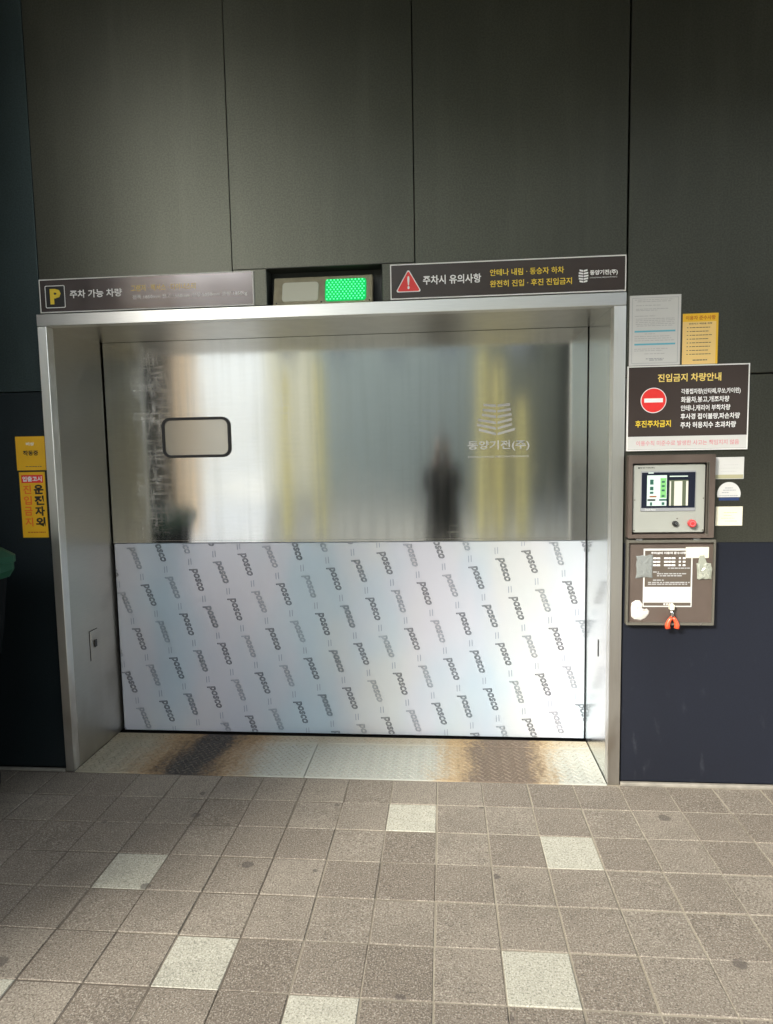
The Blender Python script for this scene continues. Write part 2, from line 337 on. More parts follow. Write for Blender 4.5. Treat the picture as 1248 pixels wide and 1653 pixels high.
def prism(pts, y0, y1, bm=None, bev=0.):
    """Outline in x,z extruded from y0 (front) to y1."""
    bm = bm or bmesh.new()
    f = [bm.verts.new((x, y0, z)) for x, z in pts]; b = [bm.verts.new((x, y1, z)) for x, z in pts]
    n = len(pts); front = bm.faces.new(f); bm.faces.new(b[::-1])
    for i in range(n): bm.faces.new((f[i], b[i], b[(i + 1) % n], f[(i + 1) % n]))
    bmesh.ops.recalc_face_normals(bm, faces=bm.faces[:])
    if bev: bmesh.ops.bevel(bm, geom=list(front.edges), offset=bev, segments=2, affect='EDGES', profile=.5)
    return bm
def ring(outer, inner, y0, y1):
    bm = bmesh.new(); n = len(outer)
    V = [[bm.verts.new((x, y, z)) for x, z in P] for P in (outer, inner) for y in (y0, y1)]
    of, ob, jf, jb = V
    for i in range(n):
        j = (i + 1) % n
        bm.faces.new((of[i], of[j], jf[j], jf[i])); bm.faces.new((ob[j], ob[i], jb[i], jb[j]))
        bm.faces.new((of[j], of[i], ob[i], ob[j])); bm.faces.new((jf[i], jf[j], jb[j], jb[i]))
    bmesh.ops.recalc_face_normals(bm, faces=bm.faces[:]); return bm
def cyl(cx, y0, y1, cz, r, n=24, bm=None, bev=0.):
    return prism([(cx + r * math.cos(2 * math.pi * k / n), cz + r * math.sin(2 * math.pi * k / n)) for k in range(n)], y0, y1, bm, bev)
def border(x0, x1, z0, z1, wd, y0, y1):
    return ring([(x0, z0), (x1, z0), (x1, z1), (x0, z1)], [(x0 + wd, z0 + wd), (x1 - wd, z0 + wd), (x1 - wd, z1 - wd), (x0 + wd, z1 - wd)], y0, y1)

_tc = {}
def text_mesh(s, embolden=0., outline=0.):
    k = (s, embolden, outline)
    if k not in _tc:
        cu = bpy.data.curves.new('t', 'FONT'); cu.body = s; cu.size = 1; cu.offset = embolden; cu.resolution_u = 2
        if outline: cu.fill_mode = 'NONE'; cu.bevel_depth = outline; cu.bevel_resolution = 0
        o = bpy.data.objects.new('t', cu); C.objects.link(o); dg = bpy.context.evaluated_depsgraph_get(); dg.update()
        me = bpy.data.meshes.new_from_object(o.evaluated_get(dg)); bpy.data.objects.remove(o)
        vs = [v.co.copy() for v in me.vertices]; fs = [tuple(p.vertices) for p in me.polygons]
        _tc[k] = (vs, fs)
    return _tc[k]
def text(name, s, x0, x1, z0, z1, y, m, parent, embolden=.012):
    """Flat print filling the given rectangle on the plane y."""
    vs, fs = text_mesh(s, embolden)
    a0 = min(v.x for v in vs); a1 = max(v.x for v in vs); b0 = min(v.y for v in vs); b1 = max(v.y for v in vs)
    me = bpy.data.meshes.new(name)
    me.from_pydata([((v.x - a0) / (a1 - a0) * (x1 - x0) + x0, y, (v.y - b0) / (b1 - b0) * (z1 - z0) + z0) for v in vs], [], fs)
    return place(name, me, m, parent)
class Plate:
    """Maps fractions (s from left, t from top) of a wall-mounted plate to the wall."""
    def __init__(s, x0, x1, z0, z1, y): s.x0, s.x1, s.z0, s.z1, s.y = x0, x1, z0, z1, y
    def X(s, u): return s.x0 + u * (s.x1 - s.x0)
    def Z(s, t): return s.z1 - t * (s.z1 - s.z0)
    def text(s, name, body, u0, u1, tc, th, m, parent, emb=.012, lift=.0006):
        return text(name, body, s.X(u0), s.X(u1), s.Z(tc + th / 2), s.Z(tc - th / 2), s.y - lift, m, parent, emb)
    def rect(s, name, u0, u1, t0, t1, m, parent, lift=.0005):
        bm = bmesh.new(); y = s.y - lift
        bm.faces.new([bm.verts.new(p) for p in ((s.X(u0), y, s.Z(t1)), (s.X(u1), y, s.Z(t1)), (s.X(u1), y, s.Z(t0)), (s.X(u0), y, s.Z(t0)))])
        return place(name, bm, m, parent)
    def lines(s, name, rows, m, parent, lift=.0006, th=.008):
        """Tiny illegible print: rows of (u0, u1, t) broken into word-length dashes."""
        bm = bmesh.new(); y = s.y - lift; rnd = random.Random(len(rows) * 13 + int(s.x0 * 100))
        for u0, u1, t in rows:
            u = u0
            while u < u1:
                l = min(rnd.uniform(.03, .1), u1 - u)
                bm.faces.new([bm.verts.new(p) for p in ((s.X(u), y, s.Z(t + th)), (s.X(u + l), y, s.Z(t + th)), (s.X(u + l), y, s.Z(t)), (s.X(u), y, s.Z(t)))])
                u += l + rnd.uniform(.008, .02)
        return tag(place(name, bm, m, parent), kind='stuff')

# ------------------------------------------------------------------ ground
Y0 = -.022; T = .2
g = place('ground', box(-60, 60, -90, -5.2, -.3, -.012), M['concrete_pale']); tag(g, kind='structure')
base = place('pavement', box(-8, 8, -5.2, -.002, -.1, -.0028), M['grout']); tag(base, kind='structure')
place('bed', box(-8, 8, 0, 2.0, -.25, -.06), M['gap'], base)
PALE = {(-6, 3), (-4, 5), (-2, 6), (-1, 1), (2, 2), (1, 5), (-7, 6), (5, 7), (-9, 5)}
tm = []
for k in range(5):
    bm = box(-.0984 + .0006 * k, .0984, -.0984, .0984 - .0005 * k, -.03, 0, .002, 1); me = bpy.data.meshes.new('tile'); bm.to_mesh(me); bm.free(); tm.append(me)
[m_.materials.append(M['tile']) for m_ in tm]; tm[1].materials.clear(); tm[1].materials.append(M['tile_pale'])
rnd = random.Random(3)
for i in range(-12, 9):
    for j in range(0, 8):
        o = bpy.data.objects.new('paving_tile', tm[1] if (i, j) in PALE else rnd.choice((tm[0], tm[2], tm[3], tm[4]))); C.objects.link(o); o.parent = base
        o.location = Vector(((i + .5) * T + rnd.uniform(-.0008, .0008), Y0 - (j + .5) * T + rnd.uniform(-.0008, .0008), rnd.uniform(-.0018, .0008))) - wloc(base)
        o.rotation_euler = (rnd.uniform(-.007, .007), rnd.uniform(-.007, .007), rnd.uniform(-.006, .006))
bm = bmesh.new()
for i in range(-38, 38):
    for j in range(0, 25):
        if -12 <= i < 9 and j < 8: continue
        add_box(bm, (i + .5) * T - .0975, (i + .5) * T + .0975, Y0 - (j + .5) * T - .0975, Y0 - (j + .5) * T + .0975, -.02, 0)
o = place('outer_paving_tiles', bm, M['tile'], base); tag(o, kind='stuff')

bm = bmesh.new(); lp = [(-3.95, -5.3), (-2.55, -5.3), (-5.85, -18.0), (-13.2, -48), (-20, -48), (-8.75, -18.0)]
vs = [bm.verts.new((x, y, -.008)) for x, y in lp] ; vb = [bm.verts.new((x, y, -.05)) for x, y in lp]
bm.faces.new(vs); [bm.faces.new((vs[i], vb[i], vb[(i + 1) % 6], vs[(i + 1) % 6])) for i in range(6)]; bmesh.ops.recalc_face_normals(bm, faces=bm.faces[:])
tag(place('added_bright_strip', bm, mat('added_strip_white', (.74, .73, .70), .8, var=.05)), kind='structure')  # added pale strip, shaped to brighten the gap mirrored in the door

# ------------------------------------------------------------------ the dark clad wall
XL, XR, ZH = -1.770, .807, 2.135      # casing outer edges
wall = thing('clad_wall', 'dark grey-green metal panel wall around the steel car lift doorway', 'wall', (-.4, .06, 0))
def bk(x0, x1, z0, z1): place('backing', box(x0, x1, .045, .09, z0, z1), M['backing'], wall)
bk(-8, XL, 0, 4.75); bk(XR, 8, 0, 4.75); bk(XL + .001, XR - .001, 2.30, 4.75); bk(XL + .001, -.72, ZH, 2.2985); bk(-.2, XR - .001, ZH, 2.2985)
G = .004
def pan(x0, x1, z0, z1, m='panel', z=0.):
    return place('panel', box(x0 + G / 2, x1 - G / 2, z, .045, z0 + G / 2, z1 - G / 2, .0016), M[m], wall)
J = [-1.757, -.866, -.070, .810]
TOPZ = 4.75
pan(J[0], J[1], ZH + .002, TOPZ)
# panel with the lamp recess cut out of it
RX0, RX1, RZ0, RZ1 = -.716, -.212, 2.130, 2.297
pan(J[1], RX0, ZH + .002, RZ1); pan(RX1, J[2], ZH + .002, RZ1)
o = place('panel', box(J[1] + G / 2, J[2] - G / 2, 0, .045, RZ1 + .0002, TOPZ, 0), M['panel'], wall)
pan(J[2], J[3], ZH + .002, TOPZ)
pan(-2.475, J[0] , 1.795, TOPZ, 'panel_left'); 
for a, b in ((-2.475, XL),): pan(a, b - .002, 0.012, 1.795, 'panel_side')
pan(.813, 1.70, 1.79, TOPZ)
place('panel', box(.8155, 1.70, 0, .045, 1.083, 1.786, .0012), M['panel'], wall)
place('panel', box(.8155, 1.70, .0008, .045, .014, 1.0825, .0012), M['navy'], wall)
for a, b in ((1.702, 2.6), (2.602, 3.5), (3.502, 4.4), (4.402, 5.3)): pan(a, b, 1.79, TOPZ); pan(a, b, .012, 1.79, 'navy')
kb = place('skirting', box(.812, 5.3, -.020, .0005, -.004, .013, .004), M['kerb'], wall)
kb = place('skirting', box(-2.475, XL - .003, -.020, .0005, -.004, .010, .004), M['kerb'], wall)

side = thing('side_wall', 'dark clad return wall left of the doorway, unseen, set close to shade the floor', 'wall', (-3.03, -1.7, 0))
for k in range(2): place('panel', box(-2.72, -2.48, -2.0 + k * 1.0, -2.0 + (k + 1) * 1.0 - .005, 0, TOPZ, .003), M['dark_clad'], side)
place('panel', box(-3.2, -2.95, -3.35, -2.005, 0, TOPZ, .003), M['dark_clad'], side)  # unseen wall, set close to keep sky light off the left floor

can = thing('canopy', 'dark flat canopy roof over the lift forecourt', 'canopy', (0, -2.6, TOPZ))
for i in range(8):
    for j in range(4):
        place('soffit_panel', box(-8 + i * 2 + .004, -6 + i * 2 - .004, -4.1 + j * 1.025, -4.1 + (j + 1) * 1.025 - .008, TOPZ + .002, TOPZ + .03), M['soffit'], can)
place('roof_slab', box(-8, 8, -4.2, 6, TOPZ + .032, TOPZ + .5), M['dark_clad'], can)
place('fascia', box(-8, 8, -4.26, -4.201, TOPZ - .1, TOPZ + .55), M['dark_clad'], can)
# the shaft behind the wall, so that no light leaks from behind
shaft = thing('lift_shaft', 'dark lift shaft enclosure behind the wall', 'shaft', (0, 3, 0))
place('rear_wall', box(-8, 8, 5.7, 6, 0, TOPZ + .03), M['backing'], shaft)
for x in (-8, 7.8): place('cheek_wall', box(x, x + .2, .1, 5.69, 0, TOPZ + .03), M['backing'], shaft)

# ------------------------------------------------------------------ steel door frame
ILX, IRX, ZB, DY = -1.729, .757, 2.083, .463
fr = thing('door_frame', 'brushed stainless steel surround with deep reveals around the car lift door', 'door frame', (-.48, .2, 0))
FY = -.013
place('jamb', box(XL, ILX, FY, .04, 0, ZB - .001, .0015), M['trim_steel'], fr)
place('jamb', box(IRX, XR, FY, .04, 0, ZB - .001, .0015), M['trim_steel'], fr)
place('header', box(XL, XR, FY - .002, .04, ZB, ZH, .0015), M['head_steel'], fr)
place('left_reveal', box(ILX - .012, ILX, .0405, .60, 0, ZB), M['reveal_steel'], fr)
place('right_reveal', box(IRX, IRX + .012, .0405, .60, 0, ZB), M['clean_steel'], fr)
place('head_reveal', box(ILX, IRX, .0405, DY - .008, ZB, ZB + .012), M['reveal_steel'], fr)
# keyed hatch in the left reveal
hb = bmesh.new(); add_box(hb, ILX + .0002, ILX + .003, .19, .275, .478, .622, .001)
hatch = place('access_hatch', hb, M['reveal_steel'], fr)
place('hatch_slot', box(ILX + .003, ILX + .009, .222, .243, .535, .572, .002), M['black_plastic'], hatch)
hb = bmesh.new()
add_box(hb, ILX + .0004, ILX + .0012, .184, .19, .474, .626); add_box(hb, ILX + .0004, ILX + .0012, .19, .262, .622, .6255)
place('hatch_gap', hb, M['gap'], hatch)
place('latch_slot', box(IRX - .002, IRX - .0003, .185, .200, .52, .60, .001), M['black_plastic'], fr)

# ------------------------------------------------------------------ lift door
door = thing('lift_door', 'wide steel car lift door, upper leaf bare and lower leaf in printed protective film', 'lift door', (-.48, .48, 0))
DL, DR = -1.721, .7535
WX0, WX1, WZ0, WZ1 = -1.420, -1.054, 1.481, 1.690
bm = bmesh.new()
SZ = 1.032
up = place('upper_leaf', box(DL, DR, DY, DY + .04, SZ, 2.10, .001), M['door_steel'], door)
lo = place('lower_leaf', box(DL + .006, DR - .002, DY - .004, DY + .036, .0, SZ - .003, .0015), M['film'], door)
tag(lo, 'lower leaf still covered in white printed film')
# black shaft around the leaves
place('shaft_shadow_plate', box(-1.80, .83, DY + .06, DY + .08, -.2, 2.2), M['gap'], door)
wf = place('window', prism(rr_pts(WX0 + .012, WX1 - .012, WZ0 + .012, WZ1 - .012, .032), DY - .003, DY - .0005), M['pane'], door)
place('gasket', ring(rr_pts(WX0, WX1, WZ0, WZ1, .045), rr_pts(WX0 + .014, WX1 - .014, WZ0 + .014, WZ1 - .014, .032), DY - .010, DY - .0003), M['rubber'], wf, smooth=False)
place('stiffening_fold', box(DL, DR, DY - .0025, DY + .0005, SZ, SZ + .012, .001), M['door_steel'], up)
# company mark on the upper leaf
bm = bmesh.new(); cxm = (.22 + .403) / 2; yy = DY - .0008
for k in range(6):
    z = 1.724 - k * .0245; hw = (.066, .070, .074, .094, .098, .090)[k]; dz = (.006, .009, .012, .017, .020, .024)[k]; th = .0125
    for s in (-1, 1):
        if s == 1 and k < 5: hw2 = min(hw, .075)
        else: hw2 = hw
        bm.faces.new([bm.verts.new(p) for p in ((cxm + s * .0035, yy, z - dz - (0)), (cxm + s * hw2, yy, z), (cxm + s * hw2, yy, z - th), (cxm + s * .0035, yy, z - dz - th))])
place('company_emblem', bm, M['etched'], up)
text('company_name', '동양기전(주)', .166, .473, 1.488, 1.540, DY - .0008, M['etched'], up, .02)
text('company_name', 'DONGYANG MECHATRONICS', .168, .470, 1.454, 1.464, DY - .0008, M['etched'], up, .005)
# repeated print on the film
def print_mesh(name, words, m):
    V = []; F = []
    for (vs, fs, mx) in words:
        n = len(V); V += [mx @ v for v in vs]; F += [tuple(i + n for i in f) for f in fs]
    me = bpy.data.meshes.new(name); me.from_pydata([(v.x, v.y, v.z) for v in V], [], F); 
    bm = bmesh.new(); bm.from_mesh(me)
    for co, no in (((0, 0, SZ - .005), (0, 0, 1)), ((0, 0, .003), (0, 0, -1)), ((DL + .009, 0, 0), (-1, 0, 0)), ((DR - .004, 0, 0), (1, 0, 0))):   # print runs off the sheet edges
        bmesh.ops.bisect_plane(bm, geom=bm.verts[:] + bm.edges[:] + bm.faces[:], plane_co=co, plane_no=no, clear_outer=True)
    bm.to_mesh(me); bm.free(); o = place(name, me, m, lo); tag(o, kind='stuff'); return o
def norm(vs, L, H, shear):
    a0 = min(v.x for v in vs); a1 = max(v.x for v in vs); b0 = min(v.y for v in vs); b1 = max(v.y for v in vs)
    return [Vector((((v.x - a0) / (a1 - a0) - .5) * L + ((v.y - b0) / (b1 - b0) - .5) * H * shear, ((v.y - b0) / (b1 - b0) - .5) * H, 0)) for v in vs]
ov, of = text_mesh('posco', 0, .023); fv, ff = text_mesh('posco', 0, .016)
ov = norm(ov, .124, .045, .25); fv = norm(fv, .122, .043, .25)
def flat(v2): return v2
dark, light, marks = [], [], []
yf = DY - .0048
rnd = random.Random(5)
def mx_at(x, z, ang, dy=0.): return Matrix.Translation((x, yf - dy, z)) @ Matrix(((math.cos(ang), -math.sin(ang), 0, 0), (0, 0, 0, 0), (math.sin(ang), math.cos(ang), 0, 0), (0, 0, 0, 1)))
mkv = [Vector(p) for p in ((-.017, .005, 0), (.017, .005, 0), (.017, .0085, 0), (-.017, .0085, 0), (-.015, -.0085, 0), (.019, -.0085, 0), (.019, -.005, 0), (-.015, -.005, 0))]
mkf = [(0, 1, 2, 3), (4, 5, 6, 7)]
for i in range(-6, 26):
    for j in range(-12, 16):
        x = -1.537 + i * .134 + j * .068; z = .75 + i * .041 - j * .2
        if not (DL - .04 < x < DR + .04 and -.05 < z < SZ + .05):
            pass
        else:
            d = (i + j) % 2 == 0
            (dark if d else light).append((ov if d or (i * 7 + j) % 3 == 0 else fv, of if d or (i * 7 + j) % 3 == 0 else ff, mx_at(x, z, R(-72 + rnd.uniform(-2, 2)))))
        x2, z2 = x + .034, z - .1
        if DL < x2 < DR and .0 < z2 < SZ: marks.append((mkv, mkf, mx_at(x2, z2, R(-88))))
print_mesh('dark_film_print', dark, M['film_dark']); print_mesh('pale_film_print', light, M['film_light']); print_mesh('film_tick_marks', marks, M['film_mark'])

# ------------------------------------------------------------------ threshold
th = thing('threshold', 'worn steel tread plate sill with two rusty tyre tracks in front of the lift door', 'threshold', (-.48, .2, 0))
SX = -.615
def plate(x0, x1, y0, y1, z=.002):
    p = place('floor_plate', box(x0, x1, y0, y1, z - .05, z, .0015), M['plate'], th)
    bm = bmesh.new(); px = .031; py = .031; j = 0; y = y0 + .014
    while y < y1 - .012:
        i = 0; x = x0 + .014 + (.0155 if j % 2 else 0)
        while x < x1 - .014:
            s = 1 if (i + j) % 2 else -1; ca, sa = math.cos(s * R(42)), math.sin(s * R(42)); L, Wd = .0125, .0046
            vs = [bm.verts.new((x + a * ca - b * sa, y + a * sa + b * ca, z - .0002)) for a, b in ((-L, 0), (0, -Wd), (L, 0), (0, Wd))]
            top = [bm.verts.new((x + a * ca - b * sa, y + a * sa + b * ca, z + .0028)) for a, b in ((-L * .55, 0), (L * .55, 0))]
            bm.faces.new((vs[0], vs[1], top[0])); bm.faces.new((vs[1], vs[2], top[1])); bm.faces.new((vs[1], top[1], top[0]))
            bm.faces.new((vs[2], vs[3], top[1])); bm.faces.new((vs[3], vs[0], top[0])); bm.faces.new((vs[3], top[0], top[1]))
            i += 1; x += px
        j += 1; y += py * .62
    bmesh.ops.recalc_face_normals(bm, faces=bm.faces[:])
    o = place('tread_pattern', bm, M['plate'], p); tag(o, kind='stuff')
plate(ILX + .003, SX - .0015, -.018, .334); plate(SX + .0015, IRX - .003, -.018, .334); plate(ILX + .003, IRX - .003, .338, .418)
bm = bmesh.new(); rnd = random.Random(9)
place('support_beam', box(ILX, IRX, -.0015, .40, -.2, -.0485), M['gap'], th)

# ------------------------------------------------------------------ lamp box
lampg = thing('signal_lamp', 'recessed signal lamp box over the door, left lens dark and right lens glowing green', 'signal lamp', (-.46, .03, 2.13))
place('recess_lining', box(RX0, RX1, .085, .10, RZ0 + .006, RZ1), M['recess_dark'], lampg)
place('recess_lining', box(RX0 - .003, RX0 - .0005, .002, .10, RZ0 + .006, RZ1), M['recess_dark'], lampg)
place('recess_lining', box(RX1 + .0005, RX1 + .003, .002, .10, RZ0 + .006, RZ1), M['recess_dark'], lampg)
place('recess_lining', box(RX0, RX1, .002, .10, RZ1 - .0022, RZ1), M['recess_dark'], lampg)
def tilt(bm, ang=R(-17), pivot=Vector((0, .0, 2.137))):
    bmesh.ops.transform(bm, matrix=Matrix.Translation(pivot) @ Matrix.Rotation(ang, 4, 'X') @ Matrix.Translation(-pivot), verts=bm.verts[:]); return bm
LX0, LX1 = -.692, -.254
lb = place('housing', tilt(box(LX0, LX1, .001, .03, 2.1375, 2.270, .004, 2)), M['lamp_box'], lampg)
def lens(x0, x1, z0, z1, m): return place('lens', tilt(prism(rr_pts(x0, x1, z0, z1, .014), -.004, .002, bev=.002)), M[m], lampg)
l1 = lens(-.652, -.492, 2.152, 2.243, 'lens_off'); tag(l1, 'unlit cream lens')
l2 = lens(-.462, -.282, 2.148, 2.252, 'lens_green'); tag(l2, 'lit green lens')
bm = bmesh.new()
for r_ in range(9):
    for c_ in range(12):
        x = -.453 + c_ * .0154 + (.0077 if r_ % 2 else 0); z = 2.156 + r_ * .0112
        if x > -.287: continue
        b2 = bmesh.new(); bmesh.ops.create_icosphere(b2, subdivisions=1, radius=.0036, matrix=Matrix.Translation((x, -.0045, z))); me = bpy.data.meshes.new('x'); b2.to_mesh(me); b2.free(); bm.from_mesh(me); bpy.data.meshes.remove(me)
o = place('led_dots', tilt(bm), M['led'], l2); tag(o, kind='stuff')
for x in (-.676, -.477, -.268): place('screw', tilt(cyl(x, -.002, .001, 2.146, .0035, 10)), M['chrome'], lb)

# ------------------------------------------------------------------ signs above the door
def sign_plate(x0, x1, z0, z1, m, parent, wd=.004, y0=-.009, y1=-.0005):
    place('board', box(x0 + wd, x1 - wd, y0 + .0008, y1, z0 + wd, z1 - wd), m, parent)
    place('rim', border(x0, x1, z0, z1, wd, y0, y1), M['sign_white'], parent)
    return Plate(x0, x1, z0, z1, y0 + .0008)
s1 = thing('parking_sign', 'long brown sign with yellow P square above the left half of the door', 'sign', (-1.26, -.005, 2.142))
P = sign_plate(-1.752, -.772, 2.141, 2.287, M['sign_brown_sheen'], s1)
place('icon_square', ring(rr_pts(P.X(.027), P.X(.122), P.Z(.86), P.Z(.19), .006, 3), rr_pts(P.X(.027) + .003, P.X(.122) - .003, P.Z(.86) + .003, P.Z(.19) - .003, .004, 3), P.y - .0008, P.y), M['print_white'], s1)
P.rect('icon_ground', .032, .117, .22, .83, M['print_black'], s1, .0003)
P.text('icon_letter', 'P', .050, .102, .52, .46, M['print_yellow'], s1, .05, .0009)
P.text('sign_title', '주차 가능 차량', .145, .392, .47, .24, M['print_white'], s1, .022)
P.text('sign_text', '그랜저 · 렉서스 · 다이너스티', .435, .735, .37, .19, M['print_gold'], s1, .01)
P.text('sign_text', '전폭:1850mm 전고:1550mm 전장:5050mm 중량:1850kg', .44, .97, .64, .14, M['print_white'], s1, .006)
s2 = thing('warning_sign', 'long brown sign with red warning triangle above the right half of the door', 'sign', (.31, -.005, 2.142))
P = sign_plate(-.175, .806, 2.141, 2.287, M['sign_brown'], s2, .0045)
def tri(cx, cz, r, bm=None, y=0.):
    bm = bmesh.new(); pts = []
    for k in range(3):
        a = R(90 + 120 * k); c = (cx + r * math.cos(a), cz + r * math.sin(a))
        for q in (-40, 0, 40): b = a + R(q); pts.append((c[0] - .12 * r * math.cos(a) + .12 * r * math.cos(b), c[1] - .12 * r * math.sin(a) + .12 * r * math.sin(b)))
    return prism(pts, y - .0006, y)
cx, cz = P.X(.079), P.Z(.58)
place('triangle_rim', tri(cx, cz, .058, y=P.y), M['print_white'], s2); place('triangle', tri(cx, cz, .0515, y=P.y - .0007), M['print_red'], s2)
P.text('exclamation_mark', '!', .074, .084, .53, .38, M['print_white'], s2, .03, .0018)
P.text('sign_title', '주차시 유의사항', .142, .392, .48, .26, M['print_white'], s2, .022)
P.text('sign_text', '안테나 내림 · 동승자 하차', .430, .742, .345, .19, M['print_yellow'], s2, .012)
P.text('sign_text', '완전히 진입 · 후진 진입금지', .430, .775, .66, .19, M['print_yellow'], s2, .012)
bm = bmesh.new()
for k in range(5):
    z = P.Z(.36 + k * .075); hw = (.016, .019, .020, .019, .016)[k]
    for s in (-1, 1): bm.faces.new([bm.verts.new(p) for p in ((P.X(.823) + s * .001, P.y - .0006, z - .003), (P.X(.823) + s * hw, P.y - .0006, z), (P.X(.823) + s * hw, P.y - .0006, z - .007), (P.X(.823) + s * .001, P.y - .0006, z - .010))])
place('emblem', bm, M['print_white'], s2)
P.text('company_name', '동양기전(주)', .85, .965, .47, .16, M['print_white'], s2, .03)
P.text('company_name', 'DONGYANG MECHATRONICS', .85, .963, .60, .035, M['print_white'], s2, 0)

# ------------------------------------------------------------------ notices on the right
def notice(name, label, cat, x0, x1, z0, z1, m, th_=.0012, y=-.0005, rz=0.):
    t = thing(name, label, cat, ((x0 + x1) / 2, y, z0)); place('sheet', box(x0, x1, y - th_, y, z0, z1), m, t); return t, Plate(x0, x1, z0, z1, y - th_)
t, P = notice('price_notice', 'white printed paper with two blue lines on the wall above the no entry sign', 'notice', .824, 1.031, 1.834, 2.121, M['paper'])
place('printed_frame', border(P.X(.05), P.X(.95), P.Z(.97), P.Z(.035), .0012, P.y - .0006, P.y - .0001), M['print_grey'], t)
P.lines('heading_print', [(.1, .86, .06), (.15, .8, .085)], M['print_pale_grey'], t)
P.lines('small_print', [(.12, .6, .14), (.12, .75, .19), (.12, .55, .21), (.1, .5, .29), (.12, .88, .33), (.12, .88, .355), (.12, .86, .38), (.12, .88, .405), (.14, .85, .43)], M['print_pale_grey'], t)
P.rect('blue_line', .1, .9, .50, .525, M['print_cyan'], t, .0004); P.rect('blue_line', .1, .9, .685, .71, M['print_cyan'], t, .0004)
P.lines('small_print', [(.3, .5, .545), (.1, .8, .58), (.1, .82, .61), (.1, .88, .64), (.1, .75, .76), (.1, .65, .785), (.3, .7, .83)], M['print_pale_grey'], t)
P.lines('footer_print', [(.33, .68, .90), (.4, .66, .92)], M['print_grey'], t, th=.012)
t, P = notice('rules_notice', 'small yellow notice with dark orange heading beside the white price paper', 'notice', 1.039, 1.181, 1.8335, 2.040, M['yellow_notice'], .002)
P.rect('heading_band', 0, 1, 0, .16, M['yellow_strip'], t, .0003); P.rect('edge_band', .94, 1, .16, 1, M['yellow_strip'], t, .0003)
P.text('heading', '이용자 준수사항', .08, .92, .085, .085, M['print_dark_orange'], t, .03)
P.text('subheading', '안전사고 예방을 위해', .17, .82, .20, .035, M['print_brown'], t, .02)
for k in range(8): P.lines('rule_line', [(.12, .16, .27 + k * .075), (.2, random.uniform(.72, .88), .27 + k * .075)], M['print_brown'], t, th=.014)
P.lines('footer_print', [(.3, .72, .91)], M['print_brown'], t, th=.02)

s3 = thing('no_entry_sign', 'brown sign with red no entry disc and white bottom strip, above the control box', 'sign', (1.06, -.005, 1.477))
P = sign_plate(.817, 1.308, 1.477, 1.8305, M['sign_brown'], s3, .0045, -.012)
P.rect('bottom_strip', .008, .992, .83, .985, M['paper'], s3, .0003)
P.text('sign_title', '진입금지 차량안내', .25, .77, .145, .095, M['print_gold'], s3, .022)
dx, dz = P.X(.218), P.Z(.405)
place('disc_rim', cyl(dx, P.y - .0006, P.y, dz, .0525, 40), M['print_white'], s3); place('disc', cyl(dx, P.y - .0012, P.y - .0006, dz, .0495, 40), M['print_red'], s3)
place('disc_bar', box(dx - .038, dx + .038, P.y - .0018, P.y - .0013, dz - .0085, dz + .0085), M['print_white'], s3)
P.text('sign_text', '후진주차금지', .07, .365, .68, .082, M['print_yellow'], s3, .015)
for body, u1, tc in (('각종찝차량(산타페,무쏘,카이런)', .93, .313), ('화물차,봉고,개조차량', .84, .406), ('안테나,캐리어 부착차량', .85, .504), ('후사경 접이불량,파손차량', .93, .603), ('주차 허용치수 초과차량', .90, .703)):
    P.text('sign_text', body, .445, u1, tc, .073, M['print_white'], s3, .018)
P.text('strip_text', '이용수칙 미준수로 발생한 사고는 책임지지 않음', .08, .93, .91, .06, M['print_pink'], s3, .01)

t, P = notice('white_sticker', 'blank-looking white rectangular sticker just below the right end of the no entry sign', 'sticker', 1.184, 1.301, 1.353, 1.445, M['paper'])
P.lines('small_print', [(.3, .8, .35), (.15, .85, .5), (.2, .75, .65)], M['print_pale_grey'], t, th=.01); P.rect('olive_band', .02, .98, .8, .98, mat('olive_band', (.38, .36, .22), .6), t)
t = thing('round_top_sticker', 'white half-round sticker with a blue foot, middle of the three right of the control box', 'sticker', (1.243, 0, 1.262))
pts = [(1.243 + .048 * math.cos(R(a)), 1.288 + .052 * math.sin(R(a))) for a in range(0, 181, 12)] + [(1.197, 1.276), (1.289, 1.276)]
place('sheet', prism(pts, -.0017, -.0005), M['paper'], t); place('blue_foot', box(1.203, 1.286, -.0017, -.0005, 1.262, 1.2745), mat('blue_foot', (.02, .04, .12), .5), t)
P = Plate(1.195, 1.291, 1.262, 1.34, -.0017); P.lines('small_print', [(.33, .66, .3), (.25, .8, .42), (.2, .5, .55), (.1, .9, .72)], M['print_grey'], t, th=.04)
t, P = notice('cream_sticker', 'cream rectangular sticker with faint orange mark, lowest of the three right of the control box', 'sticker', 1.192, 1.301, 1.155, 1.236, M['cream_paper'])
P.lines('small_print', [(.3, .8, .3), (.3, .6, .45), (.2, .7, .6), (.35, .8, .75)], mat('pale_orange', (.72, .42, .12), .6), t, th=.02)

